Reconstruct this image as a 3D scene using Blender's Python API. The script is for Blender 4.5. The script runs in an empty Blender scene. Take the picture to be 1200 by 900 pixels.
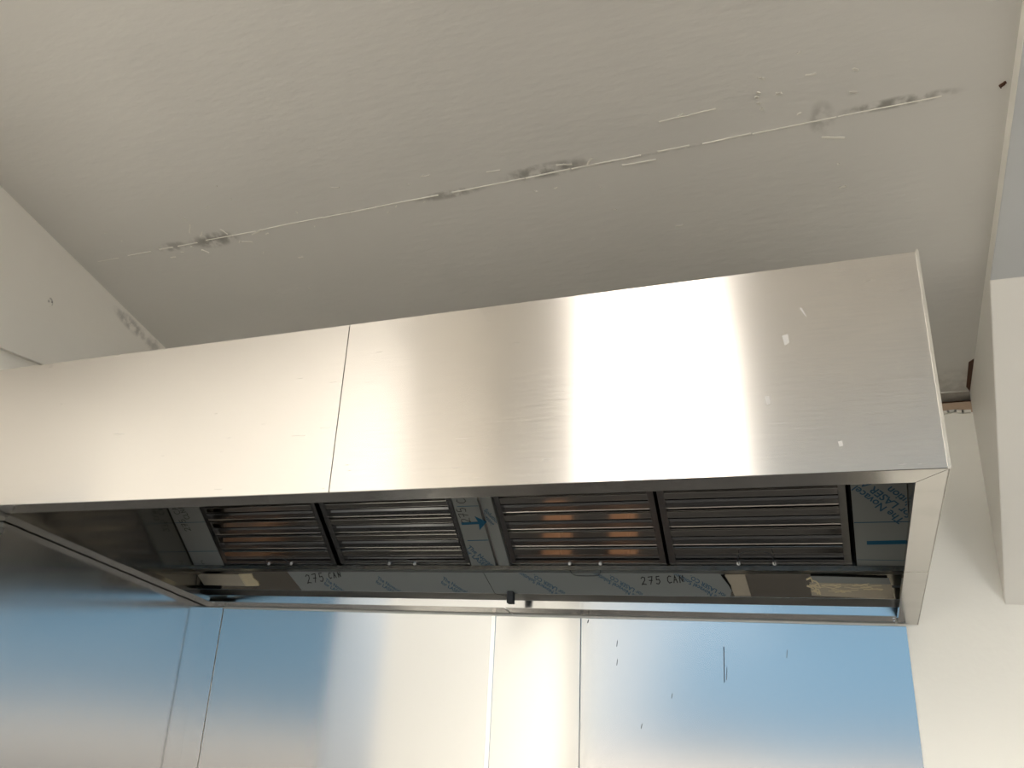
import bpy, bmesh, math, random
from mathutils import Vector, Matrix
random.seed(7)
C = bpy.context.scene.collection
SC = bpy.context.scene
H = 1.6                       # eye height; all z values below are given relative to the eye, H lifts them above the floor

# ------------------------------------------------------------------ camera
cd = bpy.data.cameras.new('camera'); cam = bpy.data.objects.new('camera', cd); C.objects.link(cam)
cam.matrix_world = Matrix(((0.92938114, 0.08337560, 0.35958198, 0),
                           (0.36605378, -0.33351267, -0.86877727, 0),
                           (0.04749032, 0.93905155, -0.34048033, H), (0, 0, 0, 1)))
cd.sensor_width = 36; cd.lens = 36 * 910.0 / 1200
cd.clip_start = 0.02
SC.camera = cam
SC.view_settings.view_transform = 'Standard'; SC.view_settings.look = 'None'
SC.view_settings.gamma = 1; SC.view_settings.use_curve_mapping = False
SC.view_settings.exposure = 0.32

# ------------------------------------------------------------------ world: clear sky, hazy horizon, one bright bank of cloud
def nd(t, kind, **kw):
    n = t.nodes.new(kind)
    for k, v in kw.items(): setattr(n, k, v)
    return n
def mathn(t, op, a, b=None, c=None, clamp=False):
    n = nd(t, 'ShaderNodeMath', operation=op, use_clamp=clamp)
    for i, v in enumerate((a, b, c)):
        if v is None: continue
        if isinstance(v, (int, float)): n.inputs[i].default_value = v
        else: t.links.new(v, n.inputs[i])
    return n.outputs[0]
def mixc(t, fac, a, b, mode='MIX'):
    n = nd(t, 'ShaderNodeMix', data_type='RGBA', blend_type=mode)
    for i, v in ((0, fac), (6, a), (7, b)):
        if isinstance(v, (int, float)): n.inputs[i].default_value = v
        elif isinstance(v, (tuple, list)): n.inputs[i].default_value = tuple(v) + (1,) * (4 - len(v))
        else: t.links.new(v, n.inputs[i])
    return n.outputs[2]
def smooth(t, x, lo, hi):
    n = nd(t, 'ShaderNodeMapRange', interpolation_type='SMOOTHSTEP')
    t.links.new(x, n.inputs[0]); n.inputs[1].default_value = lo; n.inputs[2].default_value = hi
    return n.outputs[0]

W = bpy.data.worlds.new('sky'); SC.world = W; W.use_nodes = True
t = W.node_tree; t.nodes.clear()
tc = nd(t, 'ShaderNodeTexCoord'); sep = nd(t, 'ShaderNodeSeparateXYZ'); t.links.new(tc.outputs['Generated'], sep.inputs[0])
sx, sy, sz = sep.outputs
az = mathn(t, 'ARCTAN2', sx, mathn(t, 'MULTIPLY', sy, -1.0))           # 0 = straight out of the open front, negative = left
el = mathn(t, 'ARCSINE', sz)
nz = nd(t, 'ShaderNodeTexNoise'); nz.inputs['Scale'].default_value = 3.0; nz.inputs['Detail'].default_value = 4
t.links.new(tc.outputs['Generated'], nz.inputs[0])
wob = mathn(t, 'MULTIPLY_ADD', nz.outputs[0], 0.12, -0.06)
sky = mixc(t, smooth(t, el, 0.0, 1.0), (0.26, 0.49, 0.70), (0.16, 0.36, 0.75))
haze = mathn(t, 'SUBTRACT', 1.0, smooth(t, mathn(t, 'ADD', el, wob), -0.105, -0.07))
col = mixc(t, haze, sky, (0.52, 0.45, 0.38))
cx = mathn(t, 'DIVIDE', mathn(t, 'SUBTRACT', az, -0.42), 0.22)
cy = mathn(t, 'DIVIDE', mathn(t, 'SUBTRACT', el, 0.05), 0.25)
cr = mathn(t, 'ADD', mathn(t, 'MULTIPLY', cx, cx), mathn(t, 'MULTIPLY', cy, cy))
cloud = mathn(t, 'SUBTRACT', 1.0, smooth(t, cr, 0.1, 1.6))
col = mixc(t, cloud, col, (1.1, 1.1, 1.08))
col = mixc(t, smooth(t, el, 0.10, 0.24), col, (9.6, 9.0, 8.2))          # glaring high overcast
bg = nd(t, 'ShaderNodeBackground'); bg.inputs[1].default_value = 1.0; t.links.new(col, bg.inputs[0])
wo = nd(t, 'ShaderNodeOutputWorld'); t.links.new(bg.outputs[0], wo.inputs[0])

# ------------------------------------------------------------------ sun, falling on the yard outside and a strip of floor inside the open front
sd = bpy.data.lights.new('sun', 'SUN'); sd.energy = 4.5; sd.angle = 0.09; sd.color = (1, 0.97, 0.92)
sun = bpy.data.objects.new('sun', sd); C.objects.link(sun)
sun.rotation_euler = Vector((-0.4, 0.9, -0.40)).to_track_quat('-Z', 'Y').to_euler()

# ------------------------------------------------------------------ materials
def newmat(name):
    m = bpy.data.materials.new(name); m.use_nodes = True
    t = m.node_tree; b = t.nodes['Principled BSDF']
    return m, t, b
def pos(t):
    return nd(t, 'ShaderNodeNewGeometry').outputs['Position']
def noise(t, vec, scale, detail=3, mult=(1, 1, 1)):
    mp = nd(t, 'ShaderNodeMapping'); t.links.new(vec, mp.inputs[0]); mp.inputs['Scale'].default_value = mult
    n = nd(t, 'ShaderNodeTexNoise'); n.inputs['Scale'].default_value = scale; n.inputs['Detail'].default_value = detail
    t.links.new(mp.outputs[0], n.inputs[0]); return n.outputs[0]
def bump(t, b, h, strength, dist=0.01):
    n = nd(t, 'ShaderNodeBump'); n.inputs['Strength'].default_value = strength; n.inputs['Distance'].default_value = dist
    t.links.new(h, n.inputs['Height']); t.links.new(n.outputs[0], b.inputs['Normal']); return n
def steel(name, col, rough, aniso=0.0, tangent=(0, 0, 1), grain=None, wav=0.0, wscale=2.5, dirt=0.0):
    m, t, b = newmat(name)
    b.inputs['Metallic'].default_value = 1; b.inputs['Base Color'].default_value = (*col, 1); b.inputs['Roughness'].default_value = rough
    P = pos(t)
    if aniso:
        b.inputs['Anisotropic'].default_value = aniso
        cv = nd(t, 'ShaderNodeCombineXYZ')
        for i in range(3): cv.inputs[i].default_value = tangent[i]
        t.links.new(cv.outputs[0], b.inputs['Tangent'])
    if dirt:
        s = noise(t, P, 9, 5); c = mixc(t, mathn(t, 'MULTIPLY', smooth(t, s, 0.5, 0.75), dirt), col, tuple(x * 0.6 for x in col))
        t.links.new(c, b.inputs['Base Color'])
    if grain:
        g = noise(t, P, 60, 2, grain)
        r = mathn(t, 'MULTIPLY_ADD', g, 0.10, rough - 0.05); t.links.new(r, b.inputs['Roughness'])
    if wav:
        bump(t, b, noise(t, P, wscale, 1), wav, 0.02)
    return m
M = {}
M['fascia'] = steel('brushed_steel_fascia', (0.78, 0.745, 0.705), 0.25, 0.96, (0, 0, 1), (0.15, 1, 3), 0.06, 1.2)
M['flange'] = steel('brushed_steel_flange', (0.52, 0.50, 0.47), 0.2, 0.0, (1, 0, 0), None, 0.05, 4, 0.25)
M['clad'] = steel('brushed_steel_cladding', (0.62, 0.62, 0.61), 0.14, 0.3, (0, 0, 1), None, 0.0, 1.3)
M['bright'] = steel('bright_steel_edge', (0.9, 0.88, 0.84), 0.25)
M['inner'] = steel('dull_steel_inside', (0.42, 0.41, 0.38), 0.13, 0, grain=(1, 1, 0.2))
M['mirror'] = steel('polished_steel', (0.62, 0.60, 0.56), 0.07)
M['slat'] = steel('baffle_steel', (0.36, 0.365, 0.37), 0.20)
M['bareplenum'] = steel('dull_bare_steel', (0.50, 0.47, 0.41), 0.14)
M['roughsteel'] = steel('pale_matt_steel', (0.66, 0.67, 0.68), 0.38)
M['trough'] = steel('trough_steel', (0.45, 0.45, 0.44), 0.3)

def plain(name, col, rough=0.6, spec=0.5, nscale=0, nstr=0.0, vary=0.0, metal=0):
    m, t, b = newmat(name)
    b.inputs['Base Color'].default_value = (*col, 1); b.inputs['Roughness'].default_value = rough
    b.inputs['Specular IOR Level'].default_value = spec; b.inputs['Metallic'].default_value = metal
    P = pos(t)
    if nscale: bump(t, b, noise(t, P, nscale, 3), nstr, 0.004)
    if vary:
        t.links.new(mixc(t, noise(t, P, 3.0, 4), tuple(c * (1 - vary) for c in col), tuple(min(1, c * (1 + vary)) for c in col)), b.inputs['Base Color'])
    return m
M['film'] = plain('grey_blue_film', (0.21, 0.225, 0.22), 0.38, 0.5, 14, 0.25)
M['ink'] = plain('blue_ink', (0.02, 0.075, 0.14), 0.6)
M['blue'] = plain('bright_blue_ink', (0.0, 0.075, 0.15), 0.5)
M['marker'] = plain('black_marker', (0.01, 0.01, 0.012), 0.6)
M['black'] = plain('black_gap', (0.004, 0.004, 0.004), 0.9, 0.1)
M['rubber'] = plain('dark_seal', (0.03, 0.035, 0.04), 0.6)
M['tape'] = plain('dull_tape', (0.36, 0.32, 0.25), 0.45, 0.5, 60, 0.4, 0.15)
M['glue'] = plain('dried_glue', (0.62, 0.54, 0.36), 0.5, 0.5, 80, 0.4)
M['rivet'] = plain('rivet_glint_white', (0.9, 0.9, 0.9), 0.3)  # white stands in for the specular glint on the rivet heads
M['flake'] = plain('paint_flake', (0.80, 0.78, 0.72), 0.5)
M['wallpaint'] = plain('cream_wall_paint', (0.88, 0.865, 0.80), 0.45, 0.4, 30, 0.25, 0.02)
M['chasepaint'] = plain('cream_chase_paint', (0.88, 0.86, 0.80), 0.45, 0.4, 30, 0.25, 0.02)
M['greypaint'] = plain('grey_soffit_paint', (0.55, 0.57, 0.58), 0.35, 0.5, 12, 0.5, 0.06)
M['bare'] = plain('bare_plaster', (0.50, 0.38, 0.28), 0.8, 0.2, 40, 0.5, 0.15)
M['floor'] = plain('grey_floor_tiles', (0.028, 0.027, 0.026), 0.7, 0.15, 5, 0.1, 0.2)
M['yard'] = plain('pale_concrete_yard', (0.15, 0.14, 0.13), 1.0, 0.0, 3, 0.2, 0.1)
M['terracotta'] = plain('orange_carton', (0.25, 0.13, 0.07), 0.6, 0.3)
M['satin'] = plain('satin_pale_grey', (0.72, 0.74, 0.74), 0.4)
M['taupe'] = plain('taupe_laminate', (0.30, 0.28, 0.24), 0.5)
M['smear'] = plain('dried_smear', (0.62, 0.61, 0.59), 0.5)
M['rust'] = plain('rust', (0.10, 0.05, 0.03), 0.9)

def paint_with_stains(name, base, rough, spots, axes, hue=(0.27, 0.26, 0.235), bscale=26, bstr=0.5, streak=(1, 1, 1)):
    """spots: (u, v, half-width, half-height, strength); mould and dirt blotches that belong to the surface"""
    m, t, b = newmat(name); P = pos(t)
    s = nd(t, 'ShaderNodeSeparateXYZ'); t.links.new(P, s.inputs[0])
    U, V = s.outputs[axes[0]], s.outputs[axes[1]]
    tot = None
    for (u, v, w, h, k, sl) in spots:
        if axes == (0, 1): v += -.022 - .0313 * u; u, v = 1.0893 * u + .0062 * v, .8395 * v; sl = -.0505; w *= 1.09; h *= .84
        else: u, v = .8395 * u, v + .2 - .1635 * u; w *= .84; sl = -.3335
        du = mathn(t, 'SUBTRACT', U, u)
        dv = mathn(t, 'SUBTRACT', mathn(t, 'SUBTRACT', V, v), mathn(t, 'MULTIPLY', du, sl))
        a = mathn(t, 'DIVIDE', du, w); c = mathn(t, 'DIVIDE', dv, h)
        r = mathn(t, 'ADD', mathn(t, 'MULTIPLY', a, a), mathn(t, 'MULTIPLY', c, c))
        g = mathn(t, 'MULTIPLY', mathn(t, 'SUBTRACT', 1.0, smooth(t, r, 0.0, 1.0)), k)
        tot = g if tot is None else mathn(t, 'MAXIMUM', tot, g)
    n1 = noise(t, P, 28, 6); n2 = noise(t, P, 2.2, 3)
    mask = mathn(t, 'MULTIPLY', tot, smooth(t, n1, 0.34, 0.62), clamp=True)
    c0 = mixc(t, n2, tuple(x * 0.96 for x in base), tuple(min(1, x * 1.04) for x in base))
    t.links.new(mixc(t, mask, c0, hue), b.inputs['Base Color'])
    b.inputs['Roughness'].default_value = rough
    h = mathn(t, 'ADD', noise(t, P, bscale, 4, streak), mathn(t, 'MULTIPLY', noise(t, P, 3, 2), 2.0))
    bump(t, b, h, bstr, 0.004)
    return m
M['ceiling'] = paint_with_stains('grey_cream_ceiling_paint', (0.67, 0.66, 0.625), 0.42, [
    (-1.865, 2.245, .13, .045, .9, -.034), (-2.05, 2.245, .09, .03, .6, -.034), (-0.64, 2.185, .16, .035, .9, -.034),
    (-0.95, 2.215, .14, .022, .7, -.034), (0.22, 2.160, .15, .022, .9, -.034), (0.06, 2.17, .035, .07, .5, 0),
    (-1.3, 2.22, .3, .008, .5, -.034), (-0.3, 2.19, .5, .006, .4, -.034), (0.40, 3.47, .3, .12, .3, 0)], (0, 1),
    bscale=30, bstr=0.45, streak=(0.5, 1.6, 1))
M['leftwall'] = paint_with_stains('cream_left_wall_paint', (0.90, 0.87, 0.80), 0.45, [
    (2.67, 3.15, .14, .035, .6, -.14), (2.83, 3.125, .07, .06, .5, 0), (2.221, 3.007, .016, .020, 3, 0)], (1, 2), bscale=22, bstr=0.3)

# ------------------------------------------------------------------ builders
# Working coordinates run along the hood rim and the ceiling; the rim falls 11 degrees towards the back wall.
# slope() turns them into metres in the room: walls stay upright, everything that follows the rim is tilted with it.
def slope(p):
    x, y, z = p[0], p[1], p[2] - H
    return Vector((1.0893 * x + .0062 * y - .0035 * z, .8395 * y, max(z - .1635 * y + H, 0.0)))
def link_mesh(name, bm, mat, parent=None, smooth_=False, bevel=0.0, raw=False):
    if not raw:
        for v in bm.verts: v.co = slope(v.co)
    me = bpy.data.meshes.new(name); bmesh.ops.recalc_face_normals(bm, faces=bm.faces); bm.to_mesh(me); bm.free()
    if isinstance(mat, (list, tuple)):
        for m in mat: me.materials.append(m)
    else: me.materials.append(mat)
    o = bpy.data.objects.new(name, me); C.objects.link(o)
    if smooth_:
        for p in me.polygons: p.use_smooth = True
    if parent is not None:
        o.parent = parent; o.location = -Vector(parent['base']) if 'base' in parent else (0, 0, 0)
    if bevel:
        md = o.modifiers.new('bevel', 'BEVEL'); md.width = bevel; md.segments = 2; md.limit_method = 'ANGLE'
    return o
def empty(name, loc, label, cat, group=None):
    o = bpy.data.objects.new(name, None); C.objects.link(o); o.location = slope((loc[0], loc[1], loc[2] + H))
    o['label'] = label; o['category'] = cat
    if group: o['group'] = group
    ROOT[o.name] = Vector(o.location)
    return o
ROOT = {}
def part(name, bm, mat, root, parent=None, **kw):
    """bm in world coordinates; root: the thing's Empty; parent: the part to hang a sub-part under"""
    o = link_mesh(name, bm, mat, None, **kw)
    base = ROOT[root.name]
    for v in o.data.vertices: v.co -= base
    o.parent = parent if parent is not None else root
    return o
def tag(o, label=None, cat=None, group=None, kind=None):
    if label: o['label'] = label
    if cat: o['category'] = cat
    if group: o['group'] = group
    if kind: o['kind'] = kind
    return o
def thing_mesh(name, bm, mat, label, cat, group=None, **kw):
    o = link_mesh(name, bm, mat, **kw); center_origin(o); return tag(o, label, cat, group)
def center_origin(o):
    vs = [v.co for v in o.data.vertices]
    c = Vector(((min(v.x for v in vs) + max(v.x for v in vs)) / 2, (min(v.y for v in vs) + max(v.y for v in vs)) / 2, min(v.z for v in vs)))
    for v in o.data.vertices: v.co -= c
    o.location = c
def structure(name, bm, mat, **kw):
    o = link_mesh(name, bm, mat, **kw); o['kind'] = 'structure'; return o
def hexa(bm, pts):
    """8 corners: bottom ring 0-3, top ring 4-7 (eye-relative z)"""
    v = [bm.verts.new((p[0], p[1], p[2] + H)) for p in pts]
    for f in ((3, 2, 1, 0), (4, 5, 6, 7), (0, 1, 5, 4), (1, 2, 6, 5), (2, 3, 7, 6), (3, 0, 4, 7)): bm.faces.new([v[i] for i in f])
def box(bm, x0, x1, y0, y1, z0, z1):
    hexa(bm, [(x0, y0, z0), (x1, y0, z0), (x1, y1, z0), (x0, y1, z0), (x0, y0, z1), (x1, y0, z1), (x1, y1, z1), (x0, y1, z1)])
def B(*a):
    bm = bmesh.new()
    for b in a: box(bm, *b)
    return bm
class Frame:
    """a plane with origin o, axes u, v and outward normal n"""
    def __init__(s, o, u, v):
        s.o = Vector(o); s.u = Vector(u).normalized(); s.v = Vector(v).normalized(); s.n = s.u.cross(s.v)
    def p(s, u, v, n=0): q = s.o + s.u * u + s.v * v + s.n * n; return (q.x, q.y, q.z)
    def box(s, bm, u0, u1, v0, v1, n0, n1):
        hexa(bm, [s.p(u0, v0, n0), s.p(u1, v0, n0), s.p(u1, v1, n0), s.p(u0, v1, n0), s.p(u0, v0, n1), s.p(u1, v0, n1), s.p(u1, v1, n1), s.p(u0, v1, n1)])
    def prism(s, bm, poly, n0, n1):
        a = [bm.verts.new(Vector(s.p(u, v, n0)) + Vector((0, 0, H))) for u, v in poly]
        b = [bm.verts.new(Vector(s.p(u, v, n1)) + Vector((0, 0, H))) for u, v in poly]
        bm.faces.new(a[::-1]); bm.faces.new(b)
        for i in range(len(poly)): j = (i + 1) % len(poly); bm.faces.new((a[i], a[j], b[j], b[i]))
    def ribbon(s, bm, pts, w, n0, n1):
        for i in range(len(pts) - 1):
            a, b = Vector(pts[i]), Vector(pts[i + 1]); d = b - a
            if d.length < 1e-6: continue
            d.normalize(); q = Vector((-d.y, d.x)) * w / 2; e = d * w * 0.3
            s.prism(bm, [tuple(a - q - e), tuple(b - q + e), tuple(b + q + e), tuple(a + q - e)], n0, n1)
def tube(bm, pts, r, seg=8):
    pts = [Vector(p) + Vector((0, 0, H)) for p in pts]; rings = []
    for i, p in enumerate(pts):
        d = (pts[min(i + 1, len(pts) - 1)] - pts[max(i - 1, 0)]).normalized()
        a = d.orthogonal().normalized() if i == 0 else (rings_a - d * rings_a.dot(d)).normalized()
        rings_a = a; b = d.cross(a)
        rings.append([bm.verts.new(p + (a * math.cos(2 * math.pi * k / seg) + b * math.sin(2 * math.pi * k / seg)) * r) for k in range(seg)])
    for i in range(len(rings) - 1):
        for k in range(seg): bm.faces.new((rings[i][k], rings[i][(k + 1) % seg], rings[i + 1][(k + 1) % seg], rings[i + 1][k]))
    bm.faces.new(rings[0][::-1]); bm.faces.new(rings[-1])
DG = None
def text_bm(fr, s, size, at, ang, n=0.0006, clip=None, bold=0.0, depth=0.0003, shear=0.0):
    """lettering laid on a frame; at = (u, v) of the left end of the baseline, clip = (u0, u1, v0, v1)"""
    cu = bpy.data.curves.new('lettering', 'FONT'); cu.body = s; cu.size = size; cu.offset = bold; cu.resolution_u = 3; cu.shear = shear
    o = bpy.data.objects.new('lettering', cu); C.objects.link(o)
    me = bpy.data.meshes.new_from_object(o.evaluated_get(bpy.context.evaluated_depsgraph_get()))
    bm = bmesh.new(); bm.from_mesh(me)
    bpy.data.objects.remove(o); bpy.data.curves.remove(cu); bpy.data.meshes.remove(me)
    ca, sa = math.cos(ang), math.sin(ang)
    for v in bm.verts: v.co = Vector((at[0] + v.co.x * ca - v.co.y * sa, at[1] + v.co.x * sa + v.co.y * ca, 0))
    if clip:
        for co, no in (((clip[0], 0, 0), (-1, 0, 0)), ((clip[1], 0, 0), (1, 0, 0)), ((0, clip[2], 0), (0, -1, 0)), ((0, clip[3], 0), (0, 1, 0))):
            bmesh.ops.bisect_plane(bm, geom=bm.verts[:] + bm.edges[:] + bm.faces[:], plane_co=co, plane_no=no, clear_outer=True)
    for v in bm.verts: v.co = Vector(fr.p(v.co.x, v.co.y, n)) + Vector((0, 0, H))
    return bm
def merge(bms):
    out = bmesh.new()
    for b in bms:
        me = bpy.data.meshes.new('tmp'); b.to_mesh(me); b.free(); out.from_mesh(me); bpy.data.meshes.remove(me)
    return out

# ------------------------------------------------------------------ setting
XL, XR, YB, YO = -2.535, 8.6, 3.50, -3.6       # left wall, right wall, back wall, open front
def cz(x, y): return 1.9656 - 0.0539 * x - 0.1165 * y
structure('floor', B((-2.9, 9.6, -3.0, 3.1, -1.7, -1.6)), M['floor'], raw=True)
structure('ground', B((-12, 16, -11, -3.0, -1.75, -1.62)), M['yard'], raw=True)
bm = bmesh.new()
def cc(x, y, d=0): return (x, y, cz(x, y) + d)
hexa(bm, [cc(XL - .1, YO), cc(XR + .1, YO), cc(XR + .1, YB - .012), cc(XL - .1, YB - .012), cc(XL - .1, YO, .1), cc(XR + .1, YO, .1), cc(XR + .1, YB, .1), cc(XL - .1, YB, .1)])
ceil = structure('ceiling', bm, M['ceiling'])
# seam: thin raised filler line across the ceiling boards, broken here and there
fc = Frame(cc(0, 2.155), (1, -.0655, -.0539 + .0655 * .1165), (.0655, 1, -.1165 - .0655 * .0539))
bm = bmesh.new(); x = -2.43
while x < 0.36:
    ln = random.uniform(.05, .22)
    fc.ribbon(bm, [(x, random.uniform(-.002, .002)), (x + ln, random.uniform(-.002, .002))], random.uniform(.002, .0045), -.002 - 0, .0012)
    x += ln + (random.uniform(.02, .08) if (x < -2.0 or random.random() < .25) else random.uniform(0, .006))
tmp = [v.co.copy() for v in bm.verts]
o = structure('trim_1', bm, M['flake'])
# flakes and scratches in the paint
bm = bmesh.new()
def flake(x, y, ln, ang, w=.004):
    u, v = x, (y - 2.177) + .0342 * x
    pts = [(u + ln * k / 4 * math.cos(ang) + random.uniform(-1, 1) * .0015, v + ln * k / 4 * math.sin(ang) + random.uniform(-1, 1) * .0015) for k in range(5)]
    fc.ribbon(bm, pts, w, -.002, .001)
for a in [(-1.93, 2.19, .05, -.9), (-1.90, 2.215, .03, -.7), (-1.80, 2.20, .03, 1.2), (-1.945, 2.285, .025, .9), (-1.76, 2.275, .04, .3), (-1.70, 2.25, .05, -.3),
          (-.60, 2.17, .04, .2), (-.52, 2.19, .03, -.8), (-.43, 2.215, .09, .05), (-.05, 2.0, .01, .5, .007), (-.06, 2.045, .004, 1, .006), (-.065, 2.06, .004, 1, .006), (-.064, 2.08, .004, 1, .006), (-.06, 2.10, .004, 1, .006),
          (-.02, 2.06, .01, .2, .006), (.148, 2.03, .01, .6, .006), (.134, 2.10, .014, .3, .005), (.06, 2.235, .05, .3, .005), (-.30, 2.08, .14, -.02, .0025), (.05, 2.02, .02, .1), (.08, 2.43, .015, 0, .005),
          (-1.657, 2.573, .01, 1), (-1.6, 2.4, .02, .1), (-2.1, 2.3, .02, 0), (-1.3, 2.1, .03, .1, .002), (-1.0, 2.12, .03, .1, .002), (-.8, 2.15, .04, .1, .002), (-.35, 2.5, .02, 0, .003)]:
    flake(*a)
for k in range(26): flake(random.uniform(-2.3, .2), random.gauss(2.2, .12), random.uniform(.004, .018), random.uniform(-1, 1), .002)
tag(link_mesh('paint_flakes', bm, M['flake']), kind='structure')
bpy.data.objects['paint_flakes'].name = 'trim_2'
# rusty nail head by the right edge of the ceiling
bm = bmesh.new()
for k in range(5): fc.ribbon(bm, [(.432 + random.uniform(-.006, .006), random.uniform(-.006, .006)), (.432 + random.uniform(-.008, .008), random.uniform(-.009, .009))], .0018, -.004, .003)
o = thing_mesh('rusty_nail', bm, M['rust'], 'small rusty nail head at the right edge of the ceiling', 'nail')

# back wall: plaster to just below the ceiling, bare strip and dark crack above it
structure('wall_back', B((XL - .1, XR + .1, YB, YB + .1, -1.5, 1.468)), M['wallpaint'])
structure('trim_3', B((XL - .1, .9, YB + .012, YB + .1, 1.468, 1.512)), M['bare'])
structure('trim_4', B((XL - .1, .9, YB + .055, YB + .1, 1.512, 1.62)), M['rust'])
bm = bmesh.new()                                     # ragged plaster lip under the bare strip
pts = [(.30 + k * .02, 1.470 + random.uniform(-.003, .003)) for k in range(8)]
fb = Frame((0, YB, 0), (1, 0, 0), (0, 0, 1))
fb.ribbon(bm, pts, .010, -.004, .010)
structure('trim_5', bm, M['flake'])
structure('trim_6', B((XL, .9, YB - .02, YB + .06, 1.535, 1.556)), M['ceiling'])

# left wall: lower face and a proud upper skin whose lower edge shows above the hood
bm = B((XL - .12, XL, YO, YB + .1, -2.5, 3.3))
structure('wall_left', bm, M['leftwall'])
bm = bmesh.new()
hexa(bm, [(XL - .01, YO, .4), (XL + .018, YO, .4), (XL + .018, YB, 1.572), (XL - .01, YB, 1.572), (XL - .01, YO, 2.9), (XL + .018, YO, 2.9), (XL + .018, YB, 1.72), (XL - .01, YB, 1.72)])
structure('trim_7', bm, M['leftwall'], bevel=.003)

# right: boxed chase under the ceiling, its front running parallel to the ceiling and then down into the wall
bm = bmesh.new()
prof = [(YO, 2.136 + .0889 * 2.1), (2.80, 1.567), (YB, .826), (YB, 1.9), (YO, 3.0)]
xa, xb = .448, XR + .1
A = [bm.verts.new((xa, y, z + H)) for y, z in prof]; Bv = [bm.verts.new((xb, y, z + H)) for y, z in prof]
bm.faces.new(A); bm.faces.new(Bv[::-1])
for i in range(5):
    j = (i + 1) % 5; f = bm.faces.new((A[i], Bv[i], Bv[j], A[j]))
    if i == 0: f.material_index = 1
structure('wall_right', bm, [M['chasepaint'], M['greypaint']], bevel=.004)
structure('wall_side', B((9.3, 9.4, -3.0, 3.0, -1.6, 3.2)), M['wallpaint'], raw=True)
# front wall behind the viewer: wide low opening to the yard and one tall upper window; the right upper opening is added to light the left wall
structure('wall_front', B((-2.9, 9.4, -3.1, -3.0, 2.95, 3.3), (-2.9, -1.95, -3.1, -3.0, .95, 2.95), (-.66, 3.5, -3.1, -3.0, .95, 2.95), (9.0, 9.4, -3.1, -3.0, .95, 2.95), (-2.9, -2.65, -3.1, -3.0, -1.6, .95), (9.2, 9.4, -3.1, -3.0, -1.6, .95)), M['wallpaint'], raw=True)

# slit where the ceiling board stops short of the chase
bm = bmesh.new(); hexa(bm, [cc(.434, 3.30, -.0015), cc(.4475, 3.28, -.0015), cc(.4475, YB - .02, -.0015), cc(.436, YB - .05, -.0015), cc(.434, 3.30, .002), cc(.4475, 3.28, .002), cc(.4475, YB - .02, .002), cc(.436, YB - .05, .002)])
structure('trim_8', bm, M['rust'])

# ------------------------------------------------------------------ wall cladding sheets
CB = YB - .008
seg = 0
def sheet(x0, x1, label, zt=.752):
    o = thing_mesh('cladding_sheet', B((x0, x1, CB, CB + .004, -1.55, zt)), M['clad'], label, 'wall panel', None, bevel=.0012); return o
sheet(-2.381, -1.163, 'wide steel cladding sheet on the back wall, left of the pale joint strip')
sheet(-1.150, -.8305, 'narrow steel cladding sheet on the back wall, right of the pale joint strip')
sheet(-.8285, .183, 'steel cladding sheet on the back wall next to the bare white wall, with short scratches')
thing_mesh('joint_strip', B((-1.166, -1.148, CB - .004, CB + .002, -1.55, .752)), M['bright'], 'pale narrow metal strip covering the joint in the back wall cladding', 'trim strip', None, bevel=.0015)
# left sheet: covers the left wall and turns the corner onto the back wall
bm = B((XL + .008, -2.475, 2.240, YB - .002, -1.55, .755), (-2.475, -2.386, CB, YB - .002, -1.55, .755))
thing_mesh('corner_cladding_sheet', bm, M['clad'], 'steel cladding sheet on the left wall wrapping the corner under the hood', 'wall panel')
cs = empty('upright_steel_panel', (-2.44, 1.7, -1.3), 'bright steel upright panel with folded grey top edge at the left border of the photo', 'wall panel')
part('panel_face', B((-2.495, -2.4735, 1.55, 2.236, -1.55, .712)), M['roughsteel'], cs, bevel=.002)
part('top_cap', B((-2.495, -2.460, 1.55, 2.24, .712, .734)), M['trough'], cs, bevel=.004)
# scratches on the right sheet
fsr = Frame((0, CB, 0), (1, 0, 0), (0, 0, 1))
par = bpy.data.objects['cladding_sheet.002']
for (x, za, zb, w) in [(-.352, .667, .552, .0028), (-.345, .60, .56, .0018), (-.70, .675, .655, .0018), (-.70, .61, .59, .0018), (-.52, .505, .49, .0018), (-.16, .665, .64, .0018), (-.62, .40, .385, .0018), (-.802, .745, .735, .0028)]:
    bm = bmesh.new(); fsr.ribbon(bm, [(x, za), (x - .003, zb)], w, -.0004, .0008)
    sc = link_mesh('scratch', bm, M['rubber'])
    for v in sc.data.vertices: v.co -= par.location
    sc.parent = par

# ------------------------------------------------------------------ extractor hood
PY_ = 3.384
HX0, HX1, HY0, HY1, HZ0, HZ1 = -2.530, .216, 2.083, YB, .758, 1.258
hood = empty('extractor_hood', (-1.12, 2.8, .758), 'long stainless steel extractor hood hung high on the back wall under the ceiling', 'extractor hood')
def hp(name, bm, mat, parent=None, label=None, **kw):
    o = part(name, bm, mat, hood, parent, **kw)
    if label: o['label'] = label
    return o
def thin_front(x0, x1):
    return B((x0, x1, HY0, HY0 + .004, HZ0, HZ1))
fp1 = hp('front_panel', thin_front(HX0, -1.1545), M['fascia'], label='left half of the brushed front', bevel=.001)
fp2 = hp('front_panel', thin_front(-1.1525, HX1), M['fascia'], label='right half of the brushed front', bevel=.001)
hp('top_panel', B((HX0, HX1, HY0 + .004, HY1, HZ1 - .004, HZ1)), M['inner'])
hp('inner_lining', B((-2.446, -2.443, HY0 + .01, PY_, .790, 1.250)), M['inner'], label='polished left end lining mirroring the filters')
hp('inner_lining', B((.206, .209, HY0 + .01, PY_, .790, 1.250)), M['inner'])
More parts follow.
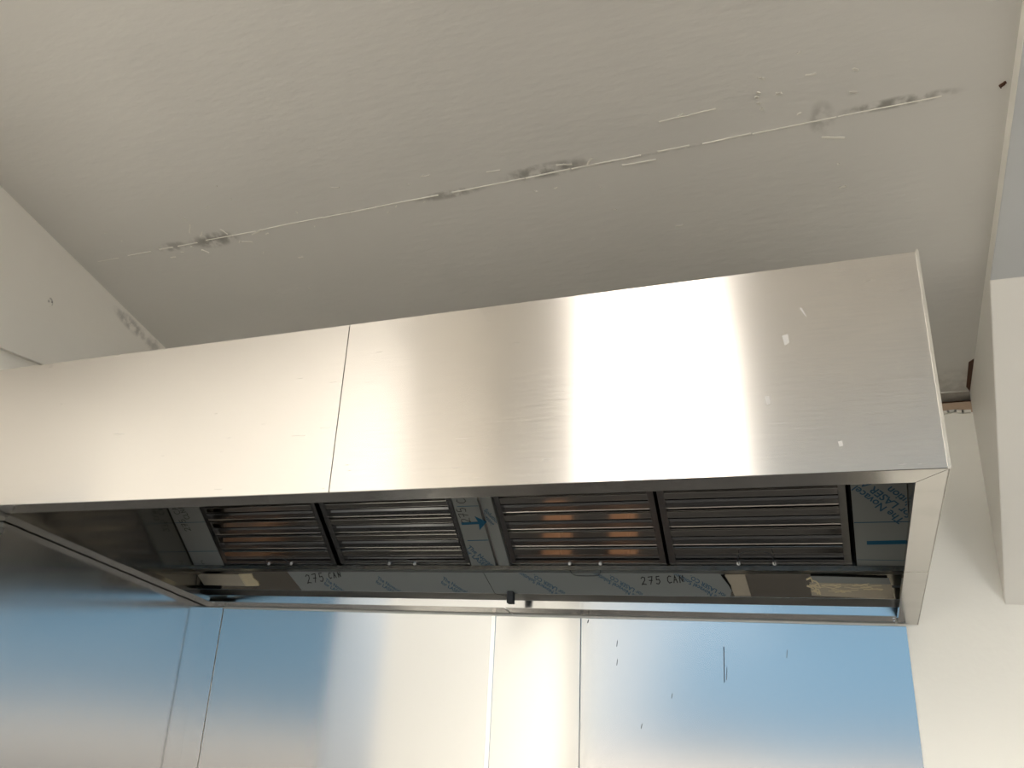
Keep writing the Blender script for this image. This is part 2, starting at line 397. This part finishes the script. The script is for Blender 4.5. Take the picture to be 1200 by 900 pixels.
# end panels
hp('end_panel', B((HX1 - .003, HX1, HY0 + .004, HY1, HZ0, HZ1 - .004)), M['fascia'], label='right end of the hood')
hp('end_panel', B((HX0, HX0 + .003, HY0 + .004, HY1, HZ0, HZ1 - .004)), M['inner'], label='left end of the hood')
hp('rear_panel', B((HX0 + .003, HX1 - .003, YB - .009, YB - .001, HZ0 + .02, HZ1 - .004)), M['clad'])
hp('edge_trim', B((HX1 - .004, HX1 + .002, HY0 - .002, HY0 + .003, HZ0, HZ1 + .004)), M['bright'], label='bright right edge of the front')
FSC = Frame((0, HY0, 0), (1, 0, 0), (0, 0, 1))
for nm_, poly in (('scratch', [(-.020, 1.150), (-.016, 1.150), (-.008, 1.128), (-.010, 1.127)]), ('smudge', [(-.060, 1.085), (-.048, 1.088), (-.046, 1.066), (-.056, 1.060)]),
                  ('smudge', [(-.104, .940), (-.094, .942), (-.092, .922), (-.100, .918)]), ('smudge', [(.028, .826), (.036, .828), (.037, .816), (.030, .814)])):
    bm = bmesh.new(); FSC.prism(bm, poly, .0001, .0005); hp(nm_, bm, M['smear'], fp2)
# rim: mitred flanges folded inwards round the bottom edge
FI, FS = .077, .056
ix0, ix1, iy0, iy1 = -2.392, HX1 - FS, HY0 + FI, 3.388
def flange(poly, name, label=None, mat='flange'):
    bm = bmesh.new(); fr = Frame((0, 0, HZ0), (1, 0, 0), (0, 1, 0)); fr.prism(bm, poly, 0, .0025)
    return hp(name, bm, M[mat], label=label, bevel=.0008)
flange([(HX0, HY0), (-1.154, HY0), (-1.154, iy0), (ix0, iy0)], 'front_flange')
flange([(-1.1525, HY0), (HX1, HY0), (ix1, iy0), (-1.1525, iy0)], 'front_flange')
flange([(HX1, HY0), (HX1, 2.86), (ix1, 2.86), (ix1, iy0)], 'side_flange', 'pale right flange, front length')
flange([(HX1, 2.862), (HX1, YB - .010), (ix1, YB - .010), (ix1, 2.862)], 'side_flange', 'pale right flange, rear length')
flange([(HX0, HY0), (ix0, iy0), (ix0, iy1), (HX0, YB - .01)], 'side_flange', 'left flange against the cladding')
# inner upstands of the flanges
hp('flange_upstand', B((ix0, ix1, iy0 - .0015, iy0, HZ0 + .0025, HZ0 + .018)), M['inner'])
hp('flange_upstand', B((ix1, ix1 + .0015, iy0, YB - .012, HZ0 + .0025, HZ0 + .02)), M['inner'])
hp('flange_upstand', B((ix0 - .0015, ix0, iy0, iy1, HZ0 + .0025, HZ0 + .02)), M['inner'])
# rear flange in two lengths with a lit outer part
flange([(HX0, YB - .010), (ix0, iy1), (-2.383, iy1), (-2.383, YB - .01)], 'rear_flange', 'short dark piece at the corner')
flange([(-2.381, iy1 + .002), (-1.086, iy1 + .002), (-1.086, YB - .01), (-2.381, YB - .01)], 'rear_flange', 'left length')
flange([(-1.080, iy1), (ix1 - .006, iy1), (ix1 - .006, YB - .01), (-1.080, YB - .01)], 'rear_flange', 'right length')
for (x, y) in ((-2.378, 3.40), (-2.376, 3.45), (.148, 3.41), (.150, 3.45)):
    hp('weld_spot', B((x - .003, x + .003, y - .006, y + .006, HZ0 - .0015, HZ0)), M['bright'])

# plenum: trough at its foot, sloped filter bank above
PY, PZ0, PZ1 = 3.385, .811, .889
hp('plenum_foot', B((HX0 + .003, HX1 - .003, PY, YB - .009, PZ0, PZ0 + .003)), M['trough'])
class LeanFrame(Frame):
    """the plenum face: leans forward at its top; v is the height on an upright face seen along the same edge"""
    def __init__(s): s.o = Vector((0, PY, PZ0)); s.u = Vector((1, 0, 0))
    def p(s, u, v, n=0):
        t_ = (v - PZ0) / .078; return (u, PY - .055 * t_ - .763 * n, PZ0 + .065 * t_ - .646 * n)
FP = LeanFrame()
for (a_, b_, l_) in ((-2.443, -1.1375, 'left half'), (-1.136, .206, 'right half')):
    bm = bmesh.new(); FP.prism(bm, [(a_, PZ0 + .0005), (b_, PZ0 + .0005), (b_, PZ1), (a_, PZ1)], -.002, 0); hp('plenum_face', bm, M['bareplenum'], label=l_)
hp('filter_ledge', B((HX0 + .003, HX1 - .003, 3.292, 3.333, PZ1 - .014, PZ1 - .011)), M['trough'])
hp('ledge_lip', B((HX0 + .003, HX1 - .003, 3.288, 3.293, PZ1 - .014, PZ1 + .001)), M['inner'])
AN = math.radians(35)
FF = Frame((0, 3.302, .889), (1, 0, 0), (0, -math.cos(AN), math.sin(AN)))     # normal points down and to the front
if FF.n.z > 0: FF.n = -FF.n
# chamber wall behind the filters, painted black for the shadow in their gaps
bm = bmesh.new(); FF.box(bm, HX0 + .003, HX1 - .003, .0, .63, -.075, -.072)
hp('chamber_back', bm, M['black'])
bm = bmesh.new(); FF.box(bm, HX0 + .003, HX1 - .003, .50, .63, -.03, -.001)
hp('blank_panel', bm, M['inner'], label='plain strip above the filters')
def strip(u0, u1, name, label=None, mat='inner', n1=.0, v1=.5):
    bm = bmesh.new(); FF.box(bm, u0, u1, 0, v1, -.04, n1)
    return hp(name, bm, M[mat], label=label, bevel=.0008)
sL = strip(-2.438, -2.284, 'film_strip', 'grey film covered strip at the left end', 'film')
sM = strip(-1.187, -1.094, 'film_strip', 'grey film covered strip with the blue arrow', 'film')
sM2 = strip(-1.080, -1.040, 'film_post', 'grey film covered narrow post', 'film', .006)
strip(-1.094, -1.080, 'joint_gap', None, 'trough', -.006)
sR = strip(.062, .205, 'film_strip', 'grey film covered strip at the right end', 'film', -.001)
strip(.057, .062, 'joint_gap', None, 'black', -.004)

def fbm(): return bmesh.new()
def mark(parent, root_frame, items, mat, name, label=None):
    for pts, w, n in items:
        bm = bmesh.new(); root_frame.ribbon(bm, pts, w, n + .0001, n + .0008); hp(name, bm, mat, parent, label)
# FF has u to the right, v up; handle the flipped normal by drawing at +n
mark(sL, FF, [([(-2.437, .235), (-2.285, .236)], .002, 0), ([(-2.437, .082), (-2.285, .083)], .0025, 0)], M['ink'], 'blue_line')
mark(sM, FF, [([(-1.174, .277), (-1.096, .277)], .002, 0), ([(-1.173, .123), (-1.096, .124)], .003, 0)], M['blue'], 'blue_line')
bm = bmesh.new(); FF.ribbon(bm, [(-1.174, .200), (-1.112, .202)], .011, .0001, .0009); FF.prism(bm, [(-1.116, .170), (-1.081, .206), (-1.120, .232), (-1.112, .202)], .0001, .0009)
hp('blue_arrow', bm, M['blue'], sM, 'blue arrow pointing right')
mark(sR, FF, [([(.064, .173), (.204, .173)], .003, -.001), ([(.064, .030), (.204, .026)], .0015, -.001)], M['ink'], 'blue_line')
mark(sR, FF, [([(.097, .095), (.200, .097)], .014, -.001)], M['blue'], 'blue_bar')

# hand lettering as pen strokes on a unit cell
G = {'2': [[(0, .8), (.25, 1), (.6, .9), (.55, .55), (.0, .0), (.3, .08), (.7, .0)]],
     '7': [[(0, .95), (.65, 1), (.25, .0)], [(.1, .5), (.6, .5)]],
     '5': [[(.6, 1), (.15, .98), (.1, .55), (.5, .6), (.62, .3), (.35, 0), (.0, .08)]],
     'C': [[(.7, .9), (.4, 1), (.1, .75), (.05, .3), (.3, .0), (.7, .12)]],
     'A': [[(0, 0), (.3, 1), (.6, 0)], [(.1, .4), (.5, .4)]],
     'N': [[(0, 0), (.05, .95), (.5, .1), (.6, 1)]],
     'L': [[(.1, 1), (.1, 0), (.6, 0)]], ' ': []}
def scribble(fr, s, at, size, adv, ang, w, n):
    bm = bmesh.new(); ca, sa = math.cos(ang), math.sin(ang); x = 0
    for ch in s:
        for st in G[ch]:
            pts = [(at[0] + (x + a * size * .8) * ca - b * size * sa, at[1] + (x + a * size * .8) * sa + b * size * ca) for a, b in st]
            fr.ribbon(bm, pts, w, n, n + .0006)
        x += adv
    return bm
# plenum film with printing and marker writing
def film(poly, label):
    bm = bmesh.new(); FP.prism(bm, poly, .0002, .0012); return hp('protective_film', bm, M['film'], label=label)
pf1 = film([(-1.990, PZ1 - .001), (-1.940, .8125), (-1.122, .8125), (-1.152, PZ1 - .001)], 'left sheet of grey film on the plenum face')
pf2 = film([(-1.150, PZ1 - .001), (-1.120, .8125), (-.314, .8125), (-.306, .835), (-.311, .868), (-.328, PZ1 - .001)], 'right sheet of grey film on the plenum face')
def printing(fr, lines, at, ang, size, gap, clip, n, shear=0.0):
    bms = []
    for i, s in enumerate(lines):
        off = -i * gap; p = (at[0] - off * math.sin(ang), at[1] + off * math.cos(ang))
        bms.append(text_bm(fr, s, size, p, ang, n, clip, .00035 * size / .02, shear=shear))
    return merge(bms)
cl1 = (-1.985, -1.14, .8135, PZ1 - .002); cl2 = (-1.11, -.325, .8135, PZ1 - .002)
for at in ((-1.822, .853), (-1.590, .862), (-1.318, .862)):
    hp('film_printing', printing(FP, ['The Novacel Solution', 'for LASER Cutting'], at, -math.radians(32), .0195, .0175, cl1, .0018), M['ink'], pf1)
for at in ((-.868, .804), (-.600, .804), (-.335, .804)):
    hp('film_printing', printing(FP, ['The Novacel Solution', 'for LASER CO.'], at, math.pi - math.radians(32), .0195, .0175, cl2, .0018), M['ink'], pf2)
hp('marker_writing', scribble(FP, '275', (-1.905, .842), .034, .031, .12, .0034, .0019), M['marker'], pf1)
hp('marker_writing', scribble(FP, 'CAN', (-1.800, .862), .022, .022, .12, .0034, .0019), M['marker'], pf1)
hp('marker_writing', scribble(FP, '275', (-.590, .850), .026, .024, .05, .003, .0019), M['marker'], pf2)
hp('marker_writing', scribble(FP, 'CAN', (-.505, .856), .024, .020, .05, .003, .0019), M['marker'], pf2)
hp('curled_edge', (lambda b: (FP.prism(b, [(-.335, .886), (-.325, .886), (-.308, .850), (-.306, .833), (-.313, .850)], .0012, .006), b)[1])(bmesh.new()), M['black'], pf2)
hp('clear_fold', (lambda b: (FP.prism(b, [(-.322, .886), (-.262, .886), (-.250, .815), (-.300, .815)], .0012, .0018), b)[1])(bmesh.new()), M['tape'])
# film text on the strips
c3 = (-1.186, -1.095, .0, .12)
hp('film_printing', printing(FF, ['The Novacel Solution', 'for LASER Cutting'], (-1.184, .092), -math.radians(52), .026, .021, c3, .0012), M['ink'], sM)
hp('film_printing', printing(FF, ['Solution', 'Cutting'], (-1.078, .262), -math.radians(60), .022, .02, (-1.079, -1.041, .17, .27), .0072), M['ink'], sM2)
hp('film_printing', printing(FF, ['The Novacel Th', 'for LASER App', 'Solution'], (.196, .180), math.radians(180 - 48), .034, .030, (.064, .203, .0, .5), .0002), M['ink'], sR)
hp('marker_writing', scribble(FF, '275', (-1.140, .206), .034, .024, math.pi / 2 + .1, .0022, .0004), M['marker'], sM)
hp('marker_writing', scribble(FF, 'CAN', (-1.135, .292), .034, .024, math.pi / 2 + .1, .0022, .0004), M['marker'], sM)
hp('marker_writing', scribble(FF, '275 CAN', (-2.372, .195), .030, .022, math.pi / 2 + .15, .002, .0004), M['marker'], sL)
hp('marker_writing', scribble(FF, 'CLNA', (-2.350, .255), .026, .018, math.pi / 2 + .15, .002, .0004), M['marker'], sL)
hp('marker_writing', scribble(FF, 'C', (-2.39, .012), .02, .02, .2, .0018, .0004), M['marker'], sL)

# taped patches on the bare ends of the plenum face
fr = FP
bm = bmesh.new(); fr.prism(bm, [(-2.440, .872), (-2.425, .878), (-2.225, .877), (-2.200, .828), (-2.420, .830)], .001, .004)
hp('tape_patch', bm, M['tape'], label='smooth dull tape patch at the left end', bevel=.001)
bm = bmesh.new(); fr.prism(bm, [(-2.230, .878), (-2.165, .880), (-2.160, .862), (-2.140, .845), (-2.142, .830), (-2.203, .829)], .001, .0035)
for pts in ([(-2.228, .877), (-2.205, .830)], [(-2.205, .830), (-2.140, .832)], [(-2.215, .850), (-2.165, .868), (-2.16, .850)], [(-2.15, .846), (-2.14, .832)]): fr.ribbon(bm, pts, .003, .0035, .005)
hp('tape_end', bm, M['glue'], label='crumpled clear tape end')
bm = bmesh.new(); fr.prism(bm, [(-2.44, .8275), (-2.34, .8255), (-2.335, .816), (-2.43, .818)], .001, .006); hp('dark_slot', bm, M['black'])
bm = bmesh.new(); fr.prism(bm, [(-.070, .884), (.145, .877), (.148, .858), (-.070, .862)], .001, .0025); hp('grey_patch', bm, M['film'], label='grey film remnant at the right end')
bm = bmesh.new(); fr.prism(bm, [(-.070, .889), (.140, .884), (.140, .879), (-.070, .884)], .002, .005); hp('dark_slot', bm, M['black'])
bm = bmesh.new(); fr.prism(bm, [(-.075, .862), (.150, .858), (.155, .814), (-.072, .820)], .001, .003); hp('tape_patch', bm, M['tape'], label='torn tape patch with yellow glue at the right end')
bm = bmesh.new()
for k in range(14):
    x = random.uniform(-.06, .08); y = .858 - random.uniform(0, 1) ** 1.4 * .03; pts = []
    for j in range(6): pts.append((x, y)); x += random.uniform(.004, .016); y += random.uniform(-.003, .0025)
    fr.ribbon(bm, pts, random.uniform(.0012, .0028), .003, .0042)
for k in range(10):
    x = random.uniform(-.085, -.062); y = random.uniform(.83, .878); fr.ribbon(bm, [(x, y), (x + .012, y + random.uniform(-.006, .006)), (x + .016, y - .008)], .004, .001, .0035)
hp('glue_streaks', bm, M['glue'], label='yellow dried glue')
bm = B((.150, .190, PY - .030, PY, PZ0 + .03, PZ1 + .004)); hp('corner_bracket', bm, M['rubber'], label='black corner bracket', bevel=.002)
bm = B((-1.068, -1.045, 3.360, 3.388, .772, .815)); hp('joint_clip', bm, M['rubber'], label='black clip at the rear joint', bevel=.002)
bm = bmesh.new(); fr.ribbon(bm, [(-1.151, PZ1), (-1.121, .8125)], .0018, .0012, .0016); hp('seam_line', bm, M['black'])
hp('foot_seam', (lambda b: (Frame((0, 0, PZ0), (1, 0, 0), (0, 1, 0)).ribbon(b, [(-1.121, PY), (-1.066, YB - .05)], .002, -.0006, 0), b)[1])(bmesh.new()), M['black'])

# ------------------------------------------------------------------ baffle filters
def build_filter(u0, label, w=.538, L=.495):
    base = FF.p(u0 + w / 2, 0, 0)
    root = empty('baffle_filter', base, label, 'grease filter', 'baffle filters in the hood')
    R = .021
    def fpart(name, bm, mat, parent=None, **kw): return part(name, bm, mat, root, parent, **kw)
    def rail(a, b, c, d, **kw):
        bm = bmesh.new(); FF.box(bm, a, b, c, d, -.046, -.002); FF.box(bm, a, a + .002, c, d, -.002, .0005); FF.box(bm, b - .002, b, c, d, -.002, .0005)
        return fpart('side_rail', bm, M['slat'], **kw)
    rail(u0 + .001, u0 + R, 0, L); rail(u0 + w - R, u0 + w - .001, 0, L)
    bm = bmesh.new(); FF.box(bm, u0 + R, u0 + w - R, 0, .027, -.046, -.003); fpart('bottom_rail', bm, M['slat'], bevel=.001)
    bm = bmesh.new(); FF.box(bm, u0 + R, u0 + w - R, L - .025, L, -.046, -.003); fpart('top_rail', bm, M['slat'], bevel=.001)
    a, b = u0 + R, u0 + w - R
    P = .0755
    for k in range(-1, 6):
        v = .052 + k * P
        if k >= 0 and v + .03 < L - .02:                                          # front channel: flat web with rolled edges turned inwards
            bm = bmesh.new(); FF.box(bm, a, b, v, v + .022, -.0055, -.004); FF.box(bm, a, b, v - .0007, v + .0007, -.013, -.004); FF.box(bm, a, b, v + .0213, v + .0227, -.013, -.004)
            fpart('front_channel', bm, M['mirror'], bevel=.0011)
        v = .0275 + k * P                                              # rear channel: dished web facing the gap between the front ones
        v0, v1 = max(v + .036, .028), v + .087
        if v1 < L - .01:
            bm = bmesh.new(); prof = [(v0, -.021), (v0 + .02, -.0175), (v1 - .012, -.0165), (v1 - .003, -.019), (v1, -.034)]
            th = .0012
            for i in range(len(prof) - 1):
                (p, q), (r, s) = prof[i], prof[i + 1]
                dv, dn = r - p, s - q; l = math.hypot(dv, dn); ov, on_ = -dn / l * th, dv / l * th
                hexa(bm, [FF.p(a, p, q), FF.p(b, p, q), FF.p(b, r, s), FF.p(a, r, s), FF.p(a, p + ov, q + on_), FF.p(b, p + ov, q + on_), FF.p(b, r + ov, s + on_), FF.p(a, r + ov, s + on_)])
            fpart('rear_channel', bm, M['slat'])
    return root
def handle(root, x, up):
    """wire bail between two rivets"""
    x0, x1 = x - .053, x + .053
    pts = []
    for k in range(13):
        t_ = math.pi * k / 12; c = x - .053 * math.copysign(abs(math.cos(t_)) ** .45, math.cos(t_)); pts.append((c, up * abs(math.sin(t_)) ** .6))
    bm = bmesh.new(); tube(bm, [FF.p(u, .015 + v, .004 + .012 * min(1, abs(v) / .02)) for u, v in pts], .0014, 6)
    h = part('wire_handle', bm, M['rubber'], root, smooth_=True)
    for xx in (x0, x1):
        bm = bmesh.new(); c = Vector(FF.p(xx, .015, .001)) + Vector((0, 0, H))
        bmesh.ops.create_uvsphere(bm, u_segments=12, v_segments=8, radius=.006, matrix=Matrix.Translation(c))
        part('rivet', bm, M['rivet'], root, h, smooth_=True)
for u0, x, up, lab in ((-2.282, -2.006, .040, 'leftmost steel baffle filter in the hood, in deepest shade'),
                       (-1.726, -1.464, .036, 'steel baffle filter just left of the film strip with the blue arrow'),
                       (-1.036, -.770, -.042, 'steel baffle filter right of the blue arrow strip, its wire handle hanging down'),
                       (-.489, -.222, .062, 'rightmost steel baffle filter in the hood with pale lit frame')):
    f = build_filter(u0, lab); handle(f, x, up)

# ------------------------------------------------------------------ things below the frame that show only as reflections in the filters
def raw_box_thing(name, x0, x1, y0, y1, z0, z1, mat, label, cat, bev=.004):
    bm = bmesh.new()
    box(bm, x0, x1, y0, y1, z0, z1)
    o = link_mesh(name, bm, mat, bevel=bev, raw=True); center_origin(o); return tag(o, label, cat)
raw_box_thing('work_counter', .10, .95, 2.1, 2.90, -1.6, -.75, M['taupe'], 'taupe counter under the hood, only mirrored in the rightmost filter', 'counter')
raw_box_thing('carton', -1.20, -1.08, 2.15, 2.60, -1.6, -1.4, M['terracotta'], 'orange brown carton mirrored in the filter right of the blue arrow, nearer the counter', 'box')
raw_box_thing('carton', -1.62, -1.50, 2.1, 2.5, -1.6, -1.4, M['terracotta'], 'orange brown carton mirrored in the filter right of the blue arrow, further from the counter', 'box')
